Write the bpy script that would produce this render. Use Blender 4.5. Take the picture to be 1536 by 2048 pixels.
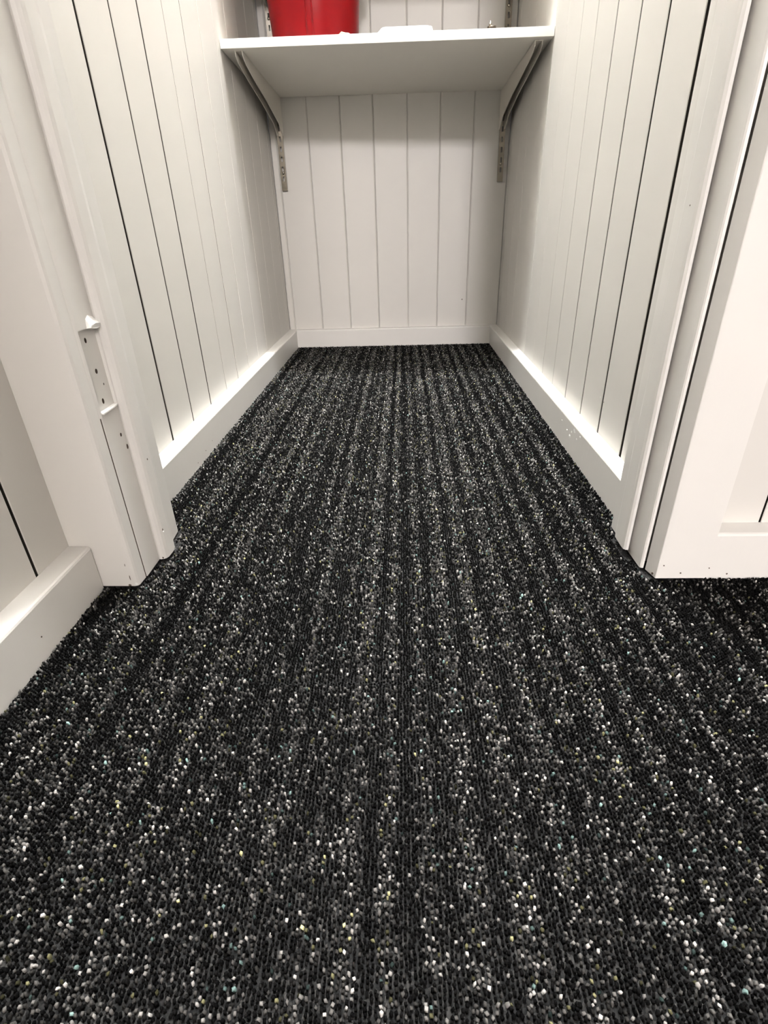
import bpy, bmesh, math, random
import numpy as np
from mathutils import Vector, Matrix

for o in list(bpy.data.objects):
    bpy.data.objects.remove(o, do_unlink=True)
scene = bpy.context.scene
col = scene.collection
random.seed(7)
rng = np.random.default_rng(11)

# ------------------------------------------------------------------ camera
CAM_H = 0.37
F_PX, PITCH, YAW, ROLL = 1066.44, 0.495908, -0.044714, -0.031403
cp, sp = math.cos(PITCH), math.sin(PITCH)
cy_, sy_ = math.cos(YAW), math.sin(YAW)
fwd = Vector((sy_ * cp, cy_ * cp, -sp))
rgt = Vector((cy_, -sy_, 0.0))
upv = rgt.cross(fwd)
cr, sr = math.cos(ROLL), math.sin(ROLL)
r2 = rgt * cr + upv * sr
u2 = -rgt * sr + upv * cr
cam_d = bpy.data.cameras.new('camera')
cam_d.sensor_fit = 'HORIZONTAL'
cam_d.sensor_width = 36.0
cam_d.lens = F_PX * 36.0 / 1536.0
cam_d.clip_start = 0.01
cam = bpy.data.objects.new('camera', cam_d)
m = Matrix((r2, u2, -fwd)).transposed().to_4x4()
m.translation = Vector((0, 0, CAM_H))
cam.matrix_world = m
col.objects.link(cam)
scene.camera = cam

# ------------------------------------------------------------------ world, lamps, exposure
world = bpy.data.worlds.new('world')
scene.world = world
world.use_nodes = True
bg = world.node_tree.nodes['Background']
bg.inputs[0].default_value = (0.9, 0.93, 1.0, 1)
bg.inputs[1].default_value = 0.05

def point_lamp(name, loc, radius, watt, colour):
    d = bpy.data.lights.new(name, 'POINT')
    d.energy = watt
    d.color = colour
    d.shadow_soft_size = radius
    o = bpy.data.objects.new(name, d)
    o.location = loc
    col.objects.link(o)
    return o

point_lamp('closet_ceiling_lamp', (-0.035, 1.26, 3.08), 0.09, 176.0, (0.955, 0.985, 1.03))
point_lamp('next_room_ceiling_lamp', (0.40, -4.0, 2.27), 0.20, 305.0, (1.0, 0.96, 0.985))

vs = scene.view_settings
vs.view_transform = 'Standard'
vs.look = 'None'
vs.gamma = 1.0
vs.exposure = 1.02
vs.use_curve_mapping = False

# ------------------------------------------------------------------ materials
def new_mat(name):
    mt = bpy.data.materials.new(name)
    mt.use_nodes = True
    nt = mt.node_tree
    b = nt.nodes['Principled BSDF']
    return mt, nt, b

def paint(name, colour, rough=0.45, bump=0.12, scale=60.0, mottle=0.05):
    mt, nt, b = new_mat(name)
    tc = nt.nodes.new('ShaderNodeTexCoord')
    mp = nt.nodes.new('ShaderNodeMapping')
    mp.inputs['Scale'].default_value = (1, 1, 0.25)
    nt.links.new(tc.outputs['Object'], mp.inputs[0])
    n1 = nt.nodes.new('ShaderNodeTexNoise')
    n1.inputs['Scale'].default_value = scale
    n1.inputs['Detail'].default_value = 4
    nt.links.new(mp.outputs[0], n1.inputs['Vector'])
    n2 = nt.nodes.new('ShaderNodeTexNoise')
    n2.inputs['Scale'].default_value = 9.0
    n2.inputs['Detail'].default_value = 3
    nt.links.new(tc.outputs['Object'], n2.inputs['Vector'])
    mx = nt.nodes.new('ShaderNodeMix')
    mx.data_type = 'RGBA'
    mx.inputs[6].default_value = (*[c * (1 - mottle) for c in colour], 1)
    mx.inputs[7].default_value = (*colour, 1)
    nt.links.new(n2.outputs['Fac'], mx.inputs[0])
    nt.links.new(mx.outputs[2], b.inputs['Base Color'])
    bp = nt.nodes.new('ShaderNodeBump')
    bp.inputs['Strength'].default_value = bump
    bp.inputs['Distance'].default_value = 0.001
    nt.links.new(n1.outputs['Fac'], bp.inputs['Height'])
    nt.links.new(bp.outputs[0], b.inputs['Normal'])
    b.inputs['Roughness'].default_value = rough
    return mt

def plain(name, colour, rough=0.5, metal=0.0, spec=0.5):
    mt, nt, b = new_mat(name)
    n = nt.nodes.new('ShaderNodeTexNoise')
    n.inputs['Scale'].default_value = 45.0
    n.inputs['Detail'].default_value = 3
    tc = nt.nodes.new('ShaderNodeTexCoord')
    nt.links.new(tc.outputs['Object'], n.inputs['Vector'])
    mx = nt.nodes.new('ShaderNodeMix')
    mx.data_type = 'RGBA'
    mx.inputs[6].default_value = (*[c * 0.93 for c in colour], 1)
    mx.inputs[7].default_value = (*colour, 1)
    nt.links.new(n.outputs['Fac'], mx.inputs[0])
    nt.links.new(mx.outputs[2], b.inputs['Base Color'])
    b.inputs['Roughness'].default_value = rough
    b.inputs['Metallic'].default_value = metal
    b.inputs['Specular IOR Level'].default_value = spec
    return mt

WALL = (0.660, 0.636, 0.592)
M_WALL = paint('wall_paint', WALL, 0.5, 0.10)
M_TRIM = paint('trim_gloss_paint', (0.735, 0.712, 0.672), 0.35, 0.20, 90.0)
M_GAP = plain('bare_joint_timber', (0.05, 0.042, 0.033), 0.9)
M_CEIL = paint('ceiling_paint', (0.80, 0.79, 0.77), 0.8, 0.05)
M_SHELF = paint('white_melamine', (0.76, 0.73, 0.66), 0.4, 0.03, 200.0, 0.03)
M_EDGE = plain('pale_edge_strip', (0.93, 0.91, 0.83), 0.45)
M_BRACKET = plain('bracket_enamel', (0.66, 0.62, 0.55), 0.4)
M_CHROME = plain('zinc_chrome', (0.36, 0.33, 0.28), 0.10, 1.0)
M_RED = plain('red_plastic', (0.20, 0.0025, 0.005), 0.30, 0.0, 0.18)
M_WHITE = plain('white_plastic', (0.85, 0.85, 0.83), 0.4)
M_CREAM = plain('cream_paper', (0.80, 0.76, 0.62), 0.8)
M_DARK = plain('dark_steel', (0.06, 0.045, 0.03), 0.45, 0.6)
M_CHIP = plain('fresh_paint_flake', (0.88, 0.87, 0.83), 0.5)
M_BARE = plain('bare_timber_chip', (0.10, 0.075, 0.055), 0.9)

# ------------------------------------------------------------------ helpers
def obj(name, bm, mat, parent=None, smooth=False):
    bmesh.ops.recalc_face_normals(bm, faces=bm.faces)
    me = bpy.data.meshes.new(name)
    bm.to_mesh(me)
    bm.free()
    me.materials.append(mat)
    if smooth:
        for p in me.polygons:
            p.use_smooth = True
    o = bpy.data.objects.new(name, me)
    col.objects.link(o)
    if parent is not None:
        o.parent = parent
        o.matrix_parent_inverse = Matrix.Translation(-Vector(parent.location))
    return o

def tag(o, label, cat, kind=None, group=None):
    o['label'] = label
    o['category'] = cat
    if kind:
        o['kind'] = kind
    if group:
        o['group'] = group
    return o

def empty(name, loc):
    o = bpy.data.objects.new(name, None)
    o.location = loc
    o.empty_display_size = 0.05
    col.objects.link(o)
    return o

def add_box(bm, a, b, bevel=0.0, seg=1):
    x0, y0, z0 = a
    x1, y1, z1 = b
    vs_ = [bm.verts.new(p) for p in ((x0, y0, z0), (x1, y0, z0), (x1, y1, z0), (x0, y1, z0),
                                      (x0, y0, z1), (x1, y0, z1), (x1, y1, z1), (x0, y1, z1))]
    fs = [bm.faces.new([vs_[i] for i in q]) for q in
          ((3, 2, 1, 0), (4, 5, 6, 7), (0, 1, 5, 4), (1, 2, 6, 5), (2, 3, 7, 6), (3, 0, 4, 7))]
    if bevel > 0:
        es = list({e for f in fs for e in f.edges})
        bmesh.ops.bevel(bm, geom=es, offset=bevel, segments=seg, profile=0.5, affect='EDGES')
    return bm

def box(a, b, bevel=0.0, seg=1):
    return add_box(bmesh.new(), a, b, bevel, seg)

def add_prism(bm, pts, z0, z1):
    """plan polygon (x, y) extruded from z0 to z1"""
    lo = [bm.verts.new((p[0], p[1], z0)) for p in pts]
    hi = [bm.verts.new((p[0], p[1], z1)) for p in pts]
    n = len(pts)
    bm.faces.new(lo[::-1])
    bm.faces.new(hi)
    for i in range(n):
        j = (i + 1) % n
        bm.faces.new((lo[i], lo[j], hi[j], hi[i]))
    return bm

def prism(pts, z0, z1):
    return add_prism(bmesh.new(), pts, z0, z1)

def add_sweep(bm, pts, axis, a, b):
    """profile (u, z) extruded along x or y"""
    def P(u, z, t):
        return (t, u, z) if axis == 'x' else (u, t, z)
    lo = [bm.verts.new(P(u, z, a)) for u, z in pts]
    hi = [bm.verts.new(P(u, z, b)) for u, z in pts]
    n = len(pts)
    bm.faces.new(lo[::-1])
    bm.faces.new(hi)
    for i in range(n):
        j = (i + 1) % n
        bm.faces.new((lo[i], lo[j], hi[j], hi[i]))
    return bm

def sweep(pts, axis, a, b):
    return add_sweep(bmesh.new(), pts, axis, a, b)

def add_lathe(bm, prof, centre, seg=48):
    cx, cy = centre
    rings = []
    for r, z in prof:
        rings.append([bm.verts.new((cx + r * math.cos(2 * math.pi * i / seg), cy + r * math.sin(2 * math.pi * i / seg), z)) for i in range(seg)])
    for a, b in zip(rings[:-1], rings[1:]):
        for i in range(seg):
            j = (i + 1) % seg
            bm.faces.new((a[i], a[j], b[j], b[i]))
    return rings

def add_tube(bm, pts, r, seg=10):
    rings = []
    n = len(pts)
    for i, p in enumerate(pts):
        p = Vector(p)
        t = (Vector(pts[min(i + 1, n - 1)]) - Vector(pts[max(i - 1, 0)])).normalized()
        a = t.orthogonal().normalized() if i == 0 else (rings_a - t * rings_a.dot(t)).normalized()
        rings_a = a
        b = t.cross(a)
        rings.append([bm.verts.new(p + (a * math.cos(2 * math.pi * k / seg) + b * math.sin(2 * math.pi * k / seg)) * r) for k in range(seg)])
    for a, b in zip(rings[:-1], rings[1:]):
        for i in range(seg):
            j = (i + 1) % seg
            bm.faces.new((a[i], a[j], b[j], b[i]))
    bm.faces.new(rings[0][::-1])
    bm.faces.new(rings[-1])
    return bm

# ------------------------------------------------------------------ measures (metres)
ZB = -0.003               # top of the slab, pile rises to z = 0
CEIL = 3.20
WL, WR, WB = -0.3907, 0.3184, 1.911       # closet wall faces
SL, SR, SBK = -0.3645, 0.2934, 1.8907      # skirting faces
SH = 0.0562                                # skirting height
HL, HSL = -0.3836, -0.3582                 # hall left wall, its skirting face
YF = 0.635                                 # inner face of the closet's front wall
HWY = 0.543                                # hall right wall face (faces camera)
BT = 0.012                                 # board thickness

# ------------------------------------------------------------------ floor
fl = obj('floor', box((-0.55, -5.2, -0.06), (1.5, 2.05, ZB)), M_DARK)
tag(fl, 'charcoal flecked loop pile carpet covering the closet and hall floor', 'carpet', 'structure')

def carpet_base():
    mt, nt, b = new_mat('carpet_backing')
    tc = nt.nodes.new('ShaderNodeTexCoord')
    mp = nt.nodes.new('ShaderNodeMapping')
    mp.inputs['Scale'].default_value = (330, 330, 1)
    nt.links.new(tc.outputs['Object'], mp.inputs[0])
    v = nt.nodes.new('ShaderNodeTexVoronoi')
    v.inputs['Scale'].default_value = 1.0
    nt.links.new(mp.outputs[0], v.inputs['Vector'])
    rp = nt.nodes.new('ShaderNodeValToRGB')
    rp.color_ramp.elements[0].position = 0.55
    rp.color_ramp.elements[0].color = (0.004, 0.0037, 0.0035, 1)
    rp.color_ramp.elements[1].position = 1.0
    rp.color_ramp.elements[1].color = (0.05, 0.047, 0.044, 1)
    nt.links.new(v.outputs['Color'], rp.inputs[0])
    nt.links.new(rp.outputs[0], b.inputs['Base Color'])
    bp = nt.nodes.new('ShaderNodeBump')
    bp.inputs['Distance'].default_value = 0.002
    bp.invert = True
    nt.links.new(v.outputs['Distance'], bp.inputs['Height'])
    nt.links.new(bp.outputs[0], b.inputs['Normal'])
    b.inputs['Roughness'].default_value = 0.85
    return mt
fl.data.materials[0] = carpet_base()

# ------------------------------------------------------------------ boarded walls
def board_wall(name, axis, face, sign, edges, gaps, z0, z1, back_t, a_end, b_end, chamfer=0.0008, cz=0.0008, jitter=0.00025, bare_edges=True):
    """axis 'y': wall runs along y at x = face; sign = direction of the room from the wall.
    edges: positions of joints including both ends; gaps: gap at each edge."""
    bk = face - sign * BT
    far = face - sign * (BT + back_t)
    lo, hi = min(bk, far), max(bk, far)
    if axis == 'y':
        w = obj(name, box((lo, a_end, z0), (hi, b_end, z1)), M_GAP)
    else:
        w = obj(name, box((a_end, lo, z0), (b_end, hi, z1)), M_GAP)
    for i in range(len(edges) - 1):
        a = edges[i] + gaps[i] * 0.5
        b = edges[i + 1] - gaps[i + 1] * 0.5
        f = face + random.uniform(-jitter, jitter)
        c = chamfer
        prof = [(a, bk), (b, bk), (b, f - sign * cz), (b - c, f), (a + c, f), (a, f - sign * cz)]
        pts = [(v, u) for u, v in prof] if axis == 'y' else prof
        bo = obj('board', prism(pts, z0, z1), M_WALL, w)
        bo.data.materials.append(M_GAP)
        if bare_edges:
            k = 1 if axis == 'y' else 0
            for p in bo.data.polygons:
                if abs(p.normal[k]) > 0.95:
                    p.material_index = 1
    return w

left_j = [0.636, 0.738, 0.842, 0.943, 1.046, 1.1555, 1.250, 1.3535, 1.457, 1.560, 1.664, 1.768, 1.872, WB]
left_g = [0, .005, .0056, .005, .0048, .0028, .0042, .0020, .0012, .0009, .0008, .0008, .0008, 0]
w = board_wall('wall_left', 'y', WL, +1, left_j, left_g, ZB, CEIL, 0.03, 0.636, 1.955)
tag(w, 'white vertical tongue and groove boards on the left side of the closet', 'wall', 'structure')

right_j = [0.636, 0.744, 0.8465, 0.945, 1.047, 1.149, 1.241, 1.343, 1.446, 1.548, 1.651, 1.754, 1.857, WB]
right_g = [0, .0072, .0055, .0048, .0042, .0020, .0022, .0012, .0010, .0008, .0008, .0008, .0008, 0]
w = board_wall('wall_right', 'y', WR, -1, right_j, right_g, ZB, CEIL, 0.03, 0.636, 1.955)
tag(w, 'white vertical tongue and groove boards on the right side of the closet', 'wall', 'structure')

back_j = [WL, -0.371, -0.2755, -0.1785, -0.0815, 0.018, 0.115, 0.2127, WR]
back_g = [0, .0003, .0006, .0007, .0007, .0004, .0006, .0005, 0]
w = board_wall('wall_back', 'x', WB, -1, back_j, back_g, ZB, CEIL, 0.03, WL, WR, 0.0030, 0.0026, bare_edges=False)
tag(w, 'white vertical boards of the closet back wall below and above the shelf', 'wall', 'structure')

hl_j = [-1.62, -1.52, -1.417, -1.313, -1.209, -1.105, -1.001, -0.897, -0.793, -0.689, -0.585, -0.481, -0.377, -0.273, -0.169, -0.065, 0.038, 0.140, 0.242, 0.344, 0.4465, 0.5235]
hl_g = [0] + [.0042] * 20 + [0]
w = board_wall('wall_hall_left', 'y', HL, +1, hl_j, hl_g, ZB, CEIL, 0.03, -1.62, 0.5235)
tag(w, 'greyish white boards of the hall wall at the left picture edge', 'wall', 'structure')

hr_j = [0.3200, 0.4052, 0.503, 0.605, 0.707, 0.809, 0.911, 1.013, 1.115, 1.20]
hr_g = [0] + [.0022] * 8 + [0]
w = board_wall('wall_hall_right', 'x', HWY, -1, hr_j, hr_g, ZB, CEIL, 0.03, 0.3200, 1.20)
tag(w, 'brightly lit white boards of the hall wall at the right picture edge', 'wall', 'structure')

# enclosing shell outside the frame
def shell(name, a, b, label, cat='wall', mat=M_WALL):
    return tag(obj(name, box(a, b), mat), label, cat, 'structure')
shell('ceiling', (-0.55, -5.2, CEIL), (1.5, 2.05, CEIL + 0.05), 'flat white ceiling over closet and hall', 'ceiling', M_CEIL)
shell('wall_hall_side', (1.20, -1.62, ZB), (1.25, 0.60, CEIL), 'plain white hall wall far to the right')
shell('wall_above_door', (-0.3836, 0.545, 2.075), (0.3200, 0.634, CEIL), 'white wall over the closet doorway')
shell('wall_added_rear', (-0.3836, -1.72, ZB), (0.050, -1.62, CEIL), 'added white wall left of an unseen doorway behind the viewer, shading the left door post')  # unseen doorway wall, added to keep the rear lamp off the left post
shell('wall_added_head', (0.050, -1.72, 2.05), (0.95, -1.62, CEIL), 'added white wall over the unseen doorway behind the viewer')
shell('wall_added_right', (0.95, -1.72, ZB), (1.25, -1.62, CEIL), 'added white wall right of the unseen doorway behind the viewer')
shell('wall_room_left', (-0.55, -5.2, ZB), (-0.50, -1.72, CEIL), 'white left wall of the next room behind the viewer')
shell('wall_room_right', (1.45, -5.2, ZB), (1.50, -1.72, CEIL), 'white right wall of the next room behind the viewer')
shell('wall_room_end', (-0.50, -5.2, ZB), (1.45, -5.15, CEIL), 'white end wall of the next room behind the viewer')

# ------------------------------------------------------------------ skirtings
def skirt_prof(face, wall, h=SH):
    s = 1 if wall > face else -1
    r = 0.003
    return [(face, ZB), (face, h - r), (face + s * r * 0.3, h - r * 0.3), (face + s * r, h), (wall, h + 0.0003), (wall, ZB)]

b = obj('baseboard_left', sweep(skirt_prof(SL, WL), 'y', 0.6365, WB), M_TRIM)
tag(b, 'white baseboard along the left closet wall with bright top edge', 'baseboard', 'structure')
b = obj('baseboard_right', sweep(skirt_prof(SR, WR), 'y', 0.6365, WB), M_TRIM)
tag(b, 'white baseboard along the right closet wall with chipped paint', 'baseboard', 'structure')
for (y, z, s) in ((0.883, .046, .009), (0.897, .040, .0065), (0.866, .038, .004), (0.905, .030, .008), (0.96, .040, .0045), (0.85, .048, .0055), (0.924, .034, .004)):
    bm = bmesh.new()
    n = 7
    ring = [bm.verts.new((SR - 0.0004, y + s * random.uniform(.35, 1) * math.cos(2 * math.pi * i / n), z + .5 * s * random.uniform(.3, 1) * math.sin(2 * math.pi * i / n))) for i in range(n)]
    top = bm.verts.new((SR - 0.0012, y, z))
    for i in range(n):
        bm.faces.new((ring[i], ring[(i + 1) % n], top))
    obj('paint_flake', bm, M_CHIP, b)
b = obj('baseboard_back', sweep(skirt_prof(SBK, WB), 'x', SL, SR), M_TRIM)
tag(b, 'white baseboard across the foot of the closet back wall', 'baseboard', 'structure')
b = obj('baseboard_hall_left', sweep(skirt_prof(HSL, HL), 'y', -1.62, 0.5035), M_TRIM)
tag(b, 'white baseboard running out at the left picture edge', 'baseboard', 'structure')
b = obj('baseboard_hall_right', sweep(skirt_prof(0.518, HWY, 0.0575), 'x', 0.3452, 1.20), M_TRIM)
tag(b, 'white baseboard of the bright hall wall at the right picture edge', 'baseboard', 'structure')

# ------------------------------------------------------------------ door frame, left side
def boolean_cut(o, cutters):
    for c in cutters:
        md = o.modifiers.new('cut', 'BOOLEAN')
        md.operation = 'DIFFERENCE'
        md.solver = 'EXACT'
        md.object = c
    dg = bpy.context.evaluated_depsgraph_get()
    me = bpy.data.meshes.new_from_object(o.evaluated_get(dg))
    o.modifiers.clear()
    o.data = me
    for c in cutters:
        bpy.data.objects.remove(c, do_unlink=True)

JT = 2.06
t1 = empty('trim_1', (-0.345, 0.57, ZB))
tag(t1, 'worn white door frame post with empty hinge recess and screw holes, left of the closet opening', 'door frame', 'structure')
# architrave: face towards the camera, slightly rounded arrises
arch = [(HL, 0.505), (-0.3200, 0.5045), (-0.3170, 0.5055), (-0.3155, 0.508), (-0.3147, 0.5222), (HL, 0.5222)]
obj('architrave', prism(arch, 0.0005, JT + 0.06), M_TRIM, t1)
jamb = obj('jamb', prism([(-0.336, 0.5238), (-0.3145, 0.5238), (-0.3138, 0.5246), (-0.3135, 0.60), (-0.3165, 0.632), (-0.3185, 0.635), (-0.336, 0.635)], 0.0008, JT), M_TRIM, t1)
jamb.data.materials.append(M_BARE)
for p in jamb.data.polygons:
    if p.normal[1] < -0.9:
        p.material_index = 1
cut = []
c = obj('cut', box((-0.3168, 0.5262, 0.2050), (-0.30, 0.5608, 0.2865)), M_TRIM)
cut.append(c)
def hole(y, z, ry, rz, depth=0.012):
    bm = bmesh.new()
    n = 12
    a = [bm.verts.new((-0.305, y + ry * math.cos(2 * math.pi * i / n), z + rz * math.sin(2 * math.pi * i / n))) for i in range(n)]
    q = [bm.verts.new((-0.3135 - depth, y + .8 * ry * math.cos(2 * math.pi * i / n), z + .8 * rz * math.sin(2 * math.pi * i / n))) for i in range(n)]
    bm.faces.new(a)
    bm.faces.new(q[::-1])
    for i in range(n):
        j = (i + 1) % n
        bm.faces.new((a[i], a[j], q[j], q[i]))
    o = obj('cut', bm, M_TRIM)
    o.data.materials.append(M_BARE)
    for p in o.data.polygons:
        p.material_index = 1
    return o
for h_ in ((0.5400, 0.2755, .0022, .0030), (0.5440, 0.2440, .0026, .0030), (0.5410, 0.2135, .0024, .0034),
           (0.5515, 0.1722, .0020, .0024), (0.5510, 0.2290, .0010, .0014)):
    cut.append(hole(*h_))
boolean_cut(jamb, cut)
# ragged paint left at the two ends of the hinge recess
bm = bmesh.new()
out = [(-.3088, .5440, .2890), (-.3072, .5500, .2905), (-.3070, .5580, .2895), (-.3080, .5582, .2858), (-.3078, .5510, .2850), (-.3092, .5430, .2868)]
inn = [(-.3140, .5450, .2955), (-.3140, .5500, .2985), (-.3140, .5585, .2960), (-.3140, .5585, .2850), (-.3140, .5500, .2845), (-.3140, .5425, .2862)]
q = [bm.verts.new(p) for p in out]
bk_ = [bm.verts.new(p) for p in inn]
bm.faces.new(q)
bm.faces.new(bk_[::-1])
for i in range(6):
    j = (i + 1) % 6
    bm.faces.new((q[i], bk_[i], bk_[j], q[j]))
obj('paint_lip', bm, M_CHIP, t1)
bm = bmesh.new()
add_box(bm, (-.3166, .5265, .2030), (-.3112, .5575, .2056), 0.0006)
for v in bm.verts:
    v.co.z += 0.12 * (0.54 - v.co.y) * -1 * 0.2
obj('paint_ledge', bm, M_CHIP, t1)
obj('caulk_bead', prism([(-0.3180, 0.5214), (-0.3146, 0.5214), (-0.3139, 0.5226), (-0.3134, 0.5252), (-0.3180, 0.5252)], 0.200, JT), M_TRIM, t1)
# stop
stop = [(-0.3137, 0.5606), (-0.3128, 0.5600), (-0.3119, 0.5590), (-0.3105, 0.5584), (-0.3070, 0.5592), (-0.3040, 0.5612), (-0.3023, 0.5650), (-0.3017, 0.580), (-0.3035, 0.5875), (-0.3075, 0.592), (-0.3137, 0.594)]
so = obj('door_stop', prism(stop, 0.0025, JT), M_TRIM, t1)
def chip(parent, loc, nrm, size, mat, asp=1.6, lift=0.0003):
    nrm = Vector(nrm).normalized()
    up_ = Vector((0, 0, 1))
    sd = up_.cross(nrm).normalized()
    bm = bmesh.new()
    n = 8
    cen = Vector(loc) + nrm * lift
    ring = [bm.verts.new(cen + sd * (size * random.uniform(.6, 1) * math.cos(2 * math.pi * i / n)) + up_ * (size * asp * random.uniform(.6, 1) * math.sin(2 * math.pi * i / n))) for i in range(n)]
    low = [bm.verts.new(v.co - nrm * (lift + 0.0006)) for v in ring]
    bm.faces.new(ring)
    for i in range(n):
        j = (i + 1) % n
        bm.faces.new((ring[i], low[i], low[j], ring[j]))
    return obj('paint_chip', bm, mat, parent)
chip(t1, (-0.3135, 0.5575, 0.1560), (1, -.4, 0), .0017, M_BARE, 2.0)
chip(t1, (-0.3020, 0.5720, 0.1340), (1, 0, 0), .0010, M_BARE, 1.5)
chip(t1, (-0.3020, 0.5655, 0.0420), (1, 0, 0), .0008, M_BARE, 2.4)
chip(t1, (-0.3020, 0.5665, 0.0385), (1, 0, 0), .0012, M_CHIP, 1.2)
chip(t1, (-0.3235, 0.5047, 0.0120), (0, -1, 0), .0007, M_BARE, 6.0)
chip(t1, (-0.3250, 0.5047, 0.0300), (0, -1, 0), .0005, M_BARE, 4.5)
chip(t1, (-0.3180, 0.5047, 0.0035), (0, -1, 0), .0022, M_CHIP, 0.9)
chip(t1, (-0.3262, 0.5047, 0.0018), (0, -1, 0), .0022, M_BARE, 0.8)
chip(t1, (-0.3080, 0.5592, 0.0045), (0, -1, 0), .0015, M_BARE, 1.4)
chip(t1, (-0.3440, 0.5047, 0.3905), (0, -1, 0), .0011, M_BARE, 1.2)

# ------------------------------------------------------------------ door frame, right side
t2 = empty('trim_2', (0.31, 0.575, ZB))
tag(t2, 'white door frame post with rounded stop bead and dark crack, right of the closet opening', 'door frame', 'structure')
archr = [(0.2892, 0.5150), (0.3445, 0.5150), (0.3445, 0.5429), (0.3205, 0.5429), (0.3205, 0.5335), (0.2842, 0.5335), (0.2884, 0.5156)]
obj('architrave', prism(archr, 0.0003, JT + 0.06), M_TRIM, t2)
obj('jamb', prism([(0.2828, 0.5354), (0.2803, 0.5357), (0.2790, 0.5370), (0.2785, 0.5400), (0.2783, 0.60), (0.2788, 0.634), (0.3175, 0.634), (0.3175, 0.550), (0.2828, 0.550)], 0.0008, JT), M_TRIM, t2)
stopr = [(0.2784, 0.5740), (0.2774, 0.5730), (0.2769, 0.5695), (0.2754, 0.5664), (0.2724, 0.5664), (0.2703, 0.5690), (0.2697, 0.5745), (0.2704, 0.598), (0.2730, 0.6045), (0.2784, 0.606)]
obj('door_stop', prism(stopr, 0.0065, JT), M_TRIM, t2)
for z, yy in ((0.4085, 0.5685), (0.4420, 0.5688), (0.485, 0.5690)):
    chip(t2, (0.2742, yy - 0.0012, z), (-0.2, -1, 0), .0012, M_BARE, 0.9)
chip(t2, (0.2702, 0.585, 0.377), (-1, 0, 0), .0010, M_BARE, 1.2)
chip(t2, (0.3155, 0.5148, 0.0075), (0, -1, 0), .0012, M_BARE, 1.0)
chip(t2, (0.2945, 0.5148, 0.0180), (0, -1, 0), .0012, M_BARE, 0.7)
chip(t2, (0.2865, 0.5200, 0.0035), (-1, -.4, 0), .0018, M_BARE, 1.2)

t3 = obj('trim_3', box((-0.3135, 0.5238, JT), (0.2783, 0.634, JT + 0.015)), M_TRIM)
tag(t3, 'white head piece over the closet doorway', 'door frame', 'structure')
w = obj('wall_frame_left', box((-0.42, 0.5245, ZB), (-0.3365, 0.6355, CEIL)), M_WALL)
tag(w, 'white wall end behind the left door frame post', 'wall', 'structure')
w = obj('wall_frame_right', box((0.3200, HWY + 0.043, ZB), (1.20, 0.634, CEIL)), M_WALL)
tag(w, 'closet side of the wall right of the doorway', 'wall', 'structure')

# ------------------------------------------------------------------ shelving
def rail(x_bot, x_top, z0, z1, label, width=0.0165):
    root = empty('shelf_rail', (0.5 * (x_bot + x_top), WB, z0))
    tag(root, label, 'shelf rail')
    bm = bmesh.new()
    h = width / 2
    y1, y0 = WB - 0.0006, WB - 0.0125
    def X(z):
        return x_bot + (x_top - x_bot) * (z - z0) / (z1 - z0)
    def slab(xa, xb, ya, yb, za, zb):
        pts = []
        for z in (za, zb):
            c = X(z)
            pts += [(c + xa, ya, z), (c + xb, ya, z), (c + xb, yb, z), (c + xa, yb, z)]
        v = [bm.verts.new(p) for p in pts]
        for q in ((3, 2, 1, 0), (4, 5, 6, 7), (0, 1, 5, 4), (1, 2, 6, 5), (2, 3, 7, 6), (3, 0, 4, 7)):
            bm.faces.new([v[i] for i in q])
    t = 0.0014
    slab(-h, -h + t, y0, y1, z0, z1)
    slab(h - t, h, y0, y1, z0, z1)
    s = 0.0022
    slab(-h + t, -s, y0, y0 + t, z0, z1)
    slab(s, h - t, y0, y0 + t, z0, z1)
    z = z0
    first = True
    while z < z1 - 0.02:
        b_ = 0.024 if first else 0.0125
        slab(-s, s, y0, y0 + t, z, z + b_)
        first = False
        z += b_ + 0.0125
    obj('channel', bm, M_CHROME, root)
    for zz in (z0 + 0.045, z0 + 0.40, z0 + 0.78):
        bm = bmesh.new()
        rings = []
        for r, yy in ((0.0040, y0 - 0.0002), (0.0036, y0 - 0.0012), (0.0018, y0 - 0.0018)):
            rings.append([bm.verts.new((X(zz) + r * math.cos(2 * math.pi * i / 14), yy, zz + r * math.sin(2 * math.pi * i / 14))) for i in range(14)])
        for a, b2 in zip(rings[:-1], rings[1:]):
            for i in range(14):
                j = (i + 1) % 14
                bm.faces.new((a[i], a[j], b2[j], b2[i]))
        bm.faces.new(rings[-1])
        obj('screw', bm, M_CHROME, root, True)
    return root
rail(-0.3585, -0.3525, 0.467, 1.36, 'slotted chrome shelf rail on the back wall, left one')
rail(0.2960, 0.2840, 0.471, 1.36, 'slotted chrome shelf rail on the back wall, right one')

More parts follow.
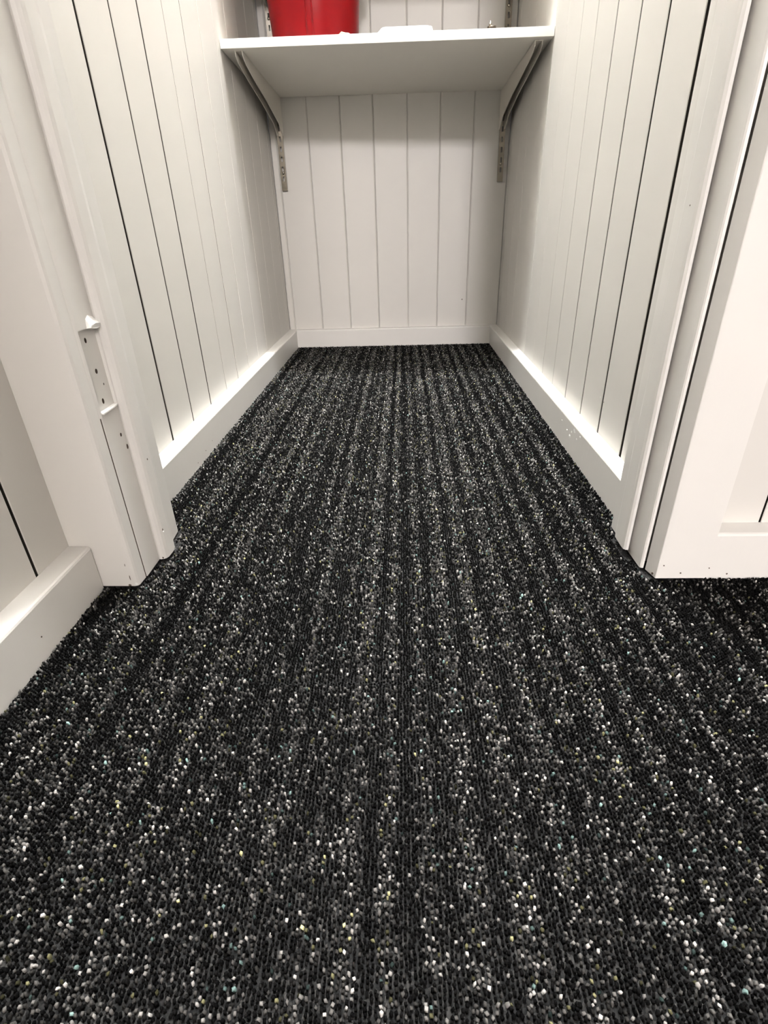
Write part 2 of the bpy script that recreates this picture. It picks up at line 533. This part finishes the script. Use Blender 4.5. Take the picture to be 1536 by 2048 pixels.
def bracket(x_in, side, y_front, z_f, z_b, label, drop=1.0):
    """folded tapered bracket; x_in is the face towards the closet middle, side = direction of the nearer side wall"""
    root = empty('shelf_bracket', (x_in, 1.897, z_b - 0.09))
    tag(root, label, 'shelf bracket', group='shelf brackets')
    yb = 1.8975
    def zt(y):
        return z_b + (z_f - z_b) * (yb - y) / (yb - y_front) - 0.0006
    prof = [(y_front, zt(y_front)), (yb, zt(yb)), (yb, zt(yb) - 0.092), (yb - 0.016, zt(yb) - 0.092), (1.842, zt(1.842) - 0.070 * drop),
            (1.712, zt(1.712) - 0.047 * drop), (1.60, zt(1.60) - 0.033 * drop), (y_front + 0.02, zt(y_front + .02) - 0.019), (y_front, zt(y_front) - 0.010)]
    def plate(xa, xb):
        bm = bmesh.new()
        add_sweep(bm, prof, 'x', min(xa, xb), max(xa, xb))
        return bm
    t = 0.0013
    wd = 0.0165
    obj('side_plate', plate(x_in, x_in + side * t), M_BRACKET, root)
    obj('side_plate', plate(x_in + side * (wd - t), x_in + side * wd), M_BRACKET, root)
    bm = bmesh.new()
    xa, xb = sorted((x_in + side * t, x_in + side * (wd - t)))
    add_sweep(bm, [(y_front, zt(y_front)), (yb, zt(yb)), (yb, zt(yb) - t), (y_front, zt(y_front) - t)], 'x', xa, xb)
    obj('top_web', bm, M_BRACKET, root)
    xm = x_in + side * wd * .5
    for dz in (0.012, 0.062):
        obj('hook', box((xm - .0014, yb, zt(yb) - dz - .012), (xm + .0014, 1.9062, zt(yb) - dz)), M_CHROME, root)
    return root

def shelf(name, fl_, fr_, bl_, br_, th, label):
    """corners of the underside; a chipboard panel with a paler strip along the front edge"""
    root = empty(name, tuple((Vector(fl_) + Vector(fr_) + Vector(bl_) + Vector(br_)) / 4))
    tag(root, label, 'shelf')
    def slab(c4):
        bm = bmesh.new()
        lo = [bm.verts.new(p) for p in c4]
        hi = [bm.verts.new((p[0], p[1], p[2] + th)) for p in c4]
        bm.faces.new(lo[::-1])
        bm.faces.new(hi)
        for i in range(4):
            j = (i + 1) % 4
            bm.faces.new((lo[i], lo[j], hi[j], hi[i]))
        bmesh.ops.bevel(bm, geom=list(bm.edges), offset=0.0003, segments=1, profile=.5, affect='EDGES')
        return bm
    e = 0.0022
    def back(p, q):
        return tuple(Vector(p) + (Vector(q) - Vector(p)).normalized() * e)
    mfl, mfr = back(fl_, bl_), back(fr_, br_)
    obj('panel', slab((mfl, mfr, br_, bl_)), M_SHELF, root)
    obj('edge_strip', slab((fl_, fr_, mfr, mfl)), M_EDGE, root)
    return root

ZFL, ZFR, ZBK_L, ZBK_R = 0.7127, 0.7000, 0.6955, 0.6915
shelf('wall_shelf', (WL + .0015, 1.484, ZFL), (WR - .0012, 1.4445, ZFR), (WL + .0015, 1.8975, ZBK_L), (WR - .0012, 1.8975, ZBK_R), 0.0162,
      'white melamine shelf across the closet carrying the red bucket')
bracket(-0.3455, -1, 1.497, 0.7120, 0.6953, 'cream metal bracket under the left end of the lower shelf')
bracket(0.2825, +1, 1.462, 0.6998, 0.6917, 'cream metal bracket under the right end of the lower shelf')
# unseen upper shelf, inferred from shade and added to keep the lamp off the rear
shelf('wall_shelf', (WL + .0015, 1.490, 0.997), (WR - .0012, 1.474, 0.991), (WL + .0015, 1.8975, 0.985), (WR - .0012, 1.8975, 0.983), 0.0162,
      'unseen white melamine shelf higher up, above the picture')
bracket(-0.3430, -1, 1.500, 0.9965, 0.9850, 'cream metal bracket under the left end of the upper shelf')
bracket(0.2790, +1, 1.484, 0.9908, 0.9832, 'cream metal bracket under the right end of the upper shelf')

def shelf_top(x, y):
    u = (x - WL) / (WR - WL)
    yf = 1.484 + (1.4445 - 1.484) * u
    zf = ZFL + (ZFR - ZFL) * u
    zb = ZBK_L + (ZBK_R - ZBK_L) * u
    t = (y - yf) / (1.8975 - yf)
    return zf + (zb - zf) * t + 0.0162

# red bucket
bx, by = -0.1975, 1.625
bz = shelf_top(bx, by) + 0.0004
root = empty('bucket', (bx, by, bz))
tag(root, 'red plastic bucket standing on the shelf', 'bucket')
prof = [(0.0, 0.004), (0.088, 0.004), (0.0905, 0.0), (0.0960, 0.0), (0.0978, 0.004), (0.1045, 0.090), (0.1115, 0.180), (0.1165, 0.236), (0.1172, 0.238),
        (0.1140, 0.238), (0.1090, 0.180), (0.1020, 0.090), (0.0950, 0.008), (0.0, 0.008)]
bm = bmesh.new()
prof2 = [(max(r, 0.0005), z + bz) for r, z in prof]
rings = add_lathe(bm, prof2, (bx, by), 64)
bm.faces.new(rings[0][::-1])
bm.faces.new(rings[-1])
obj('body', bm, M_RED, root, True)
bm = bmesh.new()
rr = [(0.1168, .226), (0.1215, .226), (0.1225, .229), (0.1225, .238), (0.1210, .2405), (0.1150, .2405), (0.1138, .238), (0.1168, .226)]
add_lathe(bm, [(r, z + bz) for r, z in rr], (bx, by), 64)
obj('rim', bm, M_RED, root, True)
# raised lines on the front, added for the vertical highlight streaks
for ang in (-93.5, -86.0):
    a = math.radians(ang)
    bm = bmesh.new()
    pts = []
    for r, z in ((0.0979, .006), (0.1045, .090), (0.1115, .180), (0.1160, .228)):
        pts.append((bx + (r + .0002) * math.cos(a), by + (r + .0002) * math.sin(a), bz + z))
    add_tube(bm, pts, 0.0016, 8)
    obj('highlight_rib', bm, M_RED, root, True)
bm = bmesh.new()
arc = [math.pi * i / 24 for i in range(25)]
pts = [(bx + .126 * math.cos(t), by - 0.128 * math.sin(t), bz + .222 - .030 * math.sin(t)) for t in arc]
add_tube(bm, pts, 0.0022, 8)
obj('handle', bm, M_CHROME, root, True)
for s in (-1, 1):
    obj('handle_lug', box((bx + s * .1235 - .006, by - .010, bz + .205), (bx + s * .1235 + .006, by + .010, bz + .236), .003, 2), M_RED, root)

# white dish
dx0, dx1, dy0, dy1 = -0.0530, 0.0720, 1.4800, 1.5450
dz = shelf_top(0.0, 1.51) + 0.0006
bm = bmesh.new()
def ring_rect(x0, x1, y0, y1, z, r=0.008, n=4):
    out = []
    for cx, cy, a0 in ((x1 - r, y1 - r, 0), (x0 + r, y1 - r, 90), (x0 + r, y0 + r, 180), (x1 - r, y0 + r, 270)):
        for i in range(n + 1):
            a = math.radians(a0 + 90 * i / n)
            out.append(bm.verts.new((cx + r * math.cos(a), cy + r * math.sin(a), z)))
    return out
layers = [ring_rect(dx0, dx1, dy0, dy1, dz), ring_rect(dx0, dx1, dy0, dy1, dz + .003), ring_rect(dx0 + .002, dx1 - .001, dy0 + .001, dy1 - .001, dz + .0045),
          ring_rect(dx0 + .012, dx1 - .004, dy0 + .007, dy1 - .007, dz + .0145), ring_rect(dx0 + .0135, dx1 - .012, dy0 + .0085, dy1 - .0085, dz + .0160)]
for a, b2 in zip(layers[:-1], layers[1:]):
    for i in range(len(a)):
        j = (i + 1) % len(a)
        bm.faces.new((a[i], a[j], b2[j], b2[i]))
bm.faces.new(layers[0][::-1])
bm.faces.new(layers[-1])
tag(obj('plastic_lid', bm, M_WHITE, None, False), 'low white plastic lid with sloping sides lying on the shelf', 'lid')

# paper scrap
bm = bmesh.new()
sx, sy = -0.1175, 1.4790
zt_ = shelf_top(sx, sy) + .0004
g = [[None] * 4 for _ in range(5)]
hh = [[.000, .003, .001, .000], [.006, .007, .003, .001], [.004, .003, .005, .002], [.002, .005, .003, .001], [.000, .001, .002, .000]]
for i in range(5):
    for j in range(4):
        g[i][j] = bm.verts.new((sx - .014 + .0072 * i + random.uniform(-.001, .001), sy - .004 + .006 * j + random.uniform(-.001, .001), zt_ + hh[i][j]))
for i in range(4):
    for j in range(3):
        bm.faces.new((g[i][j], g[i + 1][j], g[i + 1][j + 1], g[i][j + 1]))
bmesh.ops.solidify(bm, geom=list(bm.faces), thickness=0.0004)
tag(obj('paper_scrap', bm, M_CREAM), 'small crumpled cream paper scrap in front of the bucket', 'paper')

# little screw-in hook by the right rail
hx, hy = 0.1905, 1.4628
hz = shelf_top(hx, hy) + 0.0004
root = empty('screw_knob', (hx, hy, hz))
tag(root, 'tiny brown knob with a pale pin standing near the right end of the shelf', 'knob')
bm = bmesh.new()
rings = add_lathe(bm, [(0.0088, hz), (0.0095, hz + .001), (0.0090, hz + .0052), (0.0040, hz + .0064)], (hx, hy), 20)
bm.faces.new(rings[0][::-1]); bm.faces.new(rings[-1])
obj('base', bm, M_DARK, root, True)
bm = bmesh.new()
rings = add_lathe(bm, [(0.0034, hz + .0060), (0.0032, hz + .0095), (0.0018, hz + .0105), (0.0013, hz + .0140), (0.0004, hz + .0150)], (hx - .003, hy), 12)
bm.faces.new(rings[0][::-1]); bm.faces.new(rings[-1])
obj('pin', bm, M_CHROME, root, True)

# ------------------------------------------------------------------ carpet pile
def carpet_pile():
    PX, PY = 0.0027, 0.0030
    xs = np.arange(-0.3640, 0.920, PX)
    ys = np.arange(-0.05, 1.889, PY)
    I, J = np.meshgrid(np.arange(len(xs)), np.arange(len(ys)), indexing='ij')
    I = I.ravel(); J = J.ravel()
    X = xs[I] + rng.normal(0, .00035, I.size)
    Y = ys[J] + np.where(I % 2 == 0, 0, PY * .5) + rng.normal(0, .0004, I.size)
    closet = (Y > 0.637) & (X > SL + .0008) & (X < SR - .0008) & (Y < SBK - .0010)
    door = (Y > 0.506) & (Y <= 0.637) & (X > -0.3125) & (X < 0.2775)
    stopz = (Y > .556) & (Y < .607) & ((X < -.3005) | (X > .2692))
    hall = (Y <= 0.506) & (X > HSL + .0008) & (Y > -0.05)
    hall |= (Y > 0.500) & (Y < 0.5165) & (X > 0.276)
    archl = (Y > .5035) & (Y < .637) & (X < -.3145)
    archr_ = (Y < .637) & (Y > .5138 + np.maximum(0, .2890 - X) * 2.2) & (X > .2785) & (X < .3455)
    keep = (closet | door | hall) & ~stopz & ~archl & ~archr_
    I, J, X, Y = I[keep], J[keep], X[keep], Y[keep]
    N = I.size
    # flecked yarn stripes: quasi periodic across x, drifting slowly along y
    ncol = len(xs)
    cc = np.arange(ncol) * PX
    ph = np.cumsum(rng.normal(0, .22, ncol))
    w0 = .5 + .5 * np.sin(2 * np.pi * cc / .029 + .6 * ph)
    w1 = np.convolve(rng.random(ncol), np.ones(3) / 3, 'same')
    colw = np.clip(.70 * w0 + 1.1 * (w1 - .5) + .15, 0, 1) ** 1.3
    # slow variation per column along y
    nk = 40
    knots = rng.random((ncol, nk))
    yy = (Y + .06) / 2.0 * (nk - 2)
    k0 = np.floor(yy).astype(int)
    fr = yy - k0
    kv = knots[I, k0] * (1 - fr) + knots[I, k0 + 1] * fr
    wgt = np.clip(colw[I] * (.55 + .9 * kv), 0, 1)
    par = ((I + J) % 2).astype(float)
    p = np.clip(.07 + .58 * wgt, 0, 1) * (.66 + .68 * par)
    r = rng.random(N)
    fleck = r < p
    colr = np.empty((N, 3))
    base = np.exp(rng.normal(math.log(.0036), .5, N))
    colr[:] = base[:, None] * np.array([1.0, .95, .92])
    br = np.exp(rng.normal(math.log(.070), 1.0, N))
    br = np.clip(br, .018, .60)
    tint = np.where(rng.random(N)[:, None] < .07, np.array([[1.0, .95, .50]]), np.array([[1.0, .95, .89]]))
    tint = np.where(rng.random(N)[:, None] < .04, np.array([[.62, .92, .85]]), tint)
    colr[fleck] = (br[:, None] * tint)[fleck]
    # tile seam: a short dark line where two carpet pieces meet
    seam = (np.abs(Y - 0.3555 - .004 * (X + .05)) < .0030) & (X > -.135) & (X < .030)
    colr[seam] *= .12
    # loop geometry: 4-sided base, 4-sided shoulder, apex
    hgt = rng.normal(.0034, .0006, N)
    hgt = np.clip(hgt, .0018, .0050)
    hgt[seam] *= .45
    ra = rng.uniform(.00085, .00140, N)
    rb = rng.uniform(.00090, .00150, N)
    an = rng.normal(0, .45, N) + .78
    lean = rng.normal(0, .0005, (N, 2))
    ca, sa = np.cos(an), np.sin(an)
    V = np.zeros((N, 9, 3), np.float32)
    for k in range(4):
        t = k * math.pi / 2
        ux, uy = math.cos(t), math.sin(t)
        ex = ra * ux; ey = rb * uy
        dx = ex * ca - ey * sa; dy = ex * sa + ey * ca
        V[:, k, 0] = X + dx * .85; V[:, k, 1] = Y + dy * .85; V[:, k, 2] = ZB - .0003
        V[:, 4 + k, 0] = X + dx * 1.0 + lean[:, 0] * .6; V[:, 4 + k, 1] = Y + dy * 1.0 + lean[:, 1] * .6; V[:, 4 + k, 2] = ZB + hgt * .66
    V[:, 8, 0] = X + lean[:, 0]; V[:, 8, 1] = Y + lean[:, 1]; V[:, 8, 2] = ZB + hgt
    tris = []
    for k in range(4):
        n = (k + 1) % 4
        tris += [(k, n, 4 + n), (k, 4 + n, 4 + k), (4 + k, 4 + n, 8)]
    T = np.array(tris, np.int32)
    F = (T[None] + (np.arange(N, dtype=np.int32) * 9)[:, None, None]).reshape(-1)
    me = bpy.data.meshes.new('carpet_pile')
    nf = F.size // 3
    me.vertices.add(N * 9)
    me.vertices.foreach_set('co', V.reshape(-1))
    me.loops.add(F.size)
    me.loops.foreach_set('vertex_index', F)
    me.polygons.add(nf)
    me.polygons.foreach_set('loop_start', np.arange(0, F.size, 3, dtype=np.int32))
    me.polygons.foreach_set('use_smooth', np.ones(nf, bool))
    at = me.color_attributes.new('yarn', 'FLOAT_COLOR', 'POINT')
    C = np.ones((N, 9, 4), np.float32)
    C[:, :, :3] = colr[:, None, :]
    at.data.foreach_set('color', C.reshape(-1))
    me.update(calc_edges=True)
    mt, nt, b_ = new_mat('carpet_yarn')
    a_ = nt.nodes.new('ShaderNodeAttribute')
    a_.attribute_name = 'yarn'
    nt.links.new(a_.outputs['Color'], b_.inputs['Base Color'])
    b_.inputs['Roughness'].default_value = 0.85
    b_.inputs['Specular IOR Level'].default_value = 0.05
    me.materials.append(mt)
    o = bpy.data.objects.new('carpet_pile', me)
    col.objects.link(o)
    o.parent = fl
    o['kind'] = 'stuff'
    print('carpet loops', N)
carpet_pile()

# small blemishes on the boards and skirting
for (nm, p, n_, sz, mt_) in (('baseboard_left', (SL, 0.905, .012), (1, 0, 0), .0011, M_BARE), ('baseboard_left', (SL, 0.945, .016), (1, 0, 0), .0009, M_BARE),
                             ('baseboard_left', (SL, 0.860, .007), (1, 0, 0), .0010, M_BARE), ('wall_back', (0.1975, WB, .140), (0, -1, 0), .0022, M_BARE),
                             ('wall_right', (WR, 0.840, .110), (-1, 0, 0), .0012, M_BARE), ('wall_right', (WR, 0.858, .113), (-1, 0, 0), .0016, M_CHIP),
                             ('baseboard_hall_left', (HSL, 0.392, .022), (1, 0, 0), .0010, M_BARE), ('baseboard_hall_right', (0.3700, 0.518, .0040), (0, -1, 0), .0012, M_BARE),
                             ('baseboard_hall_right', (0.3480, 0.518, .0120), (0, -1, 0), .0010, M_BARE)):
    chip(bpy.data.objects[nm], p, n_, sz, mt_, 1.1)
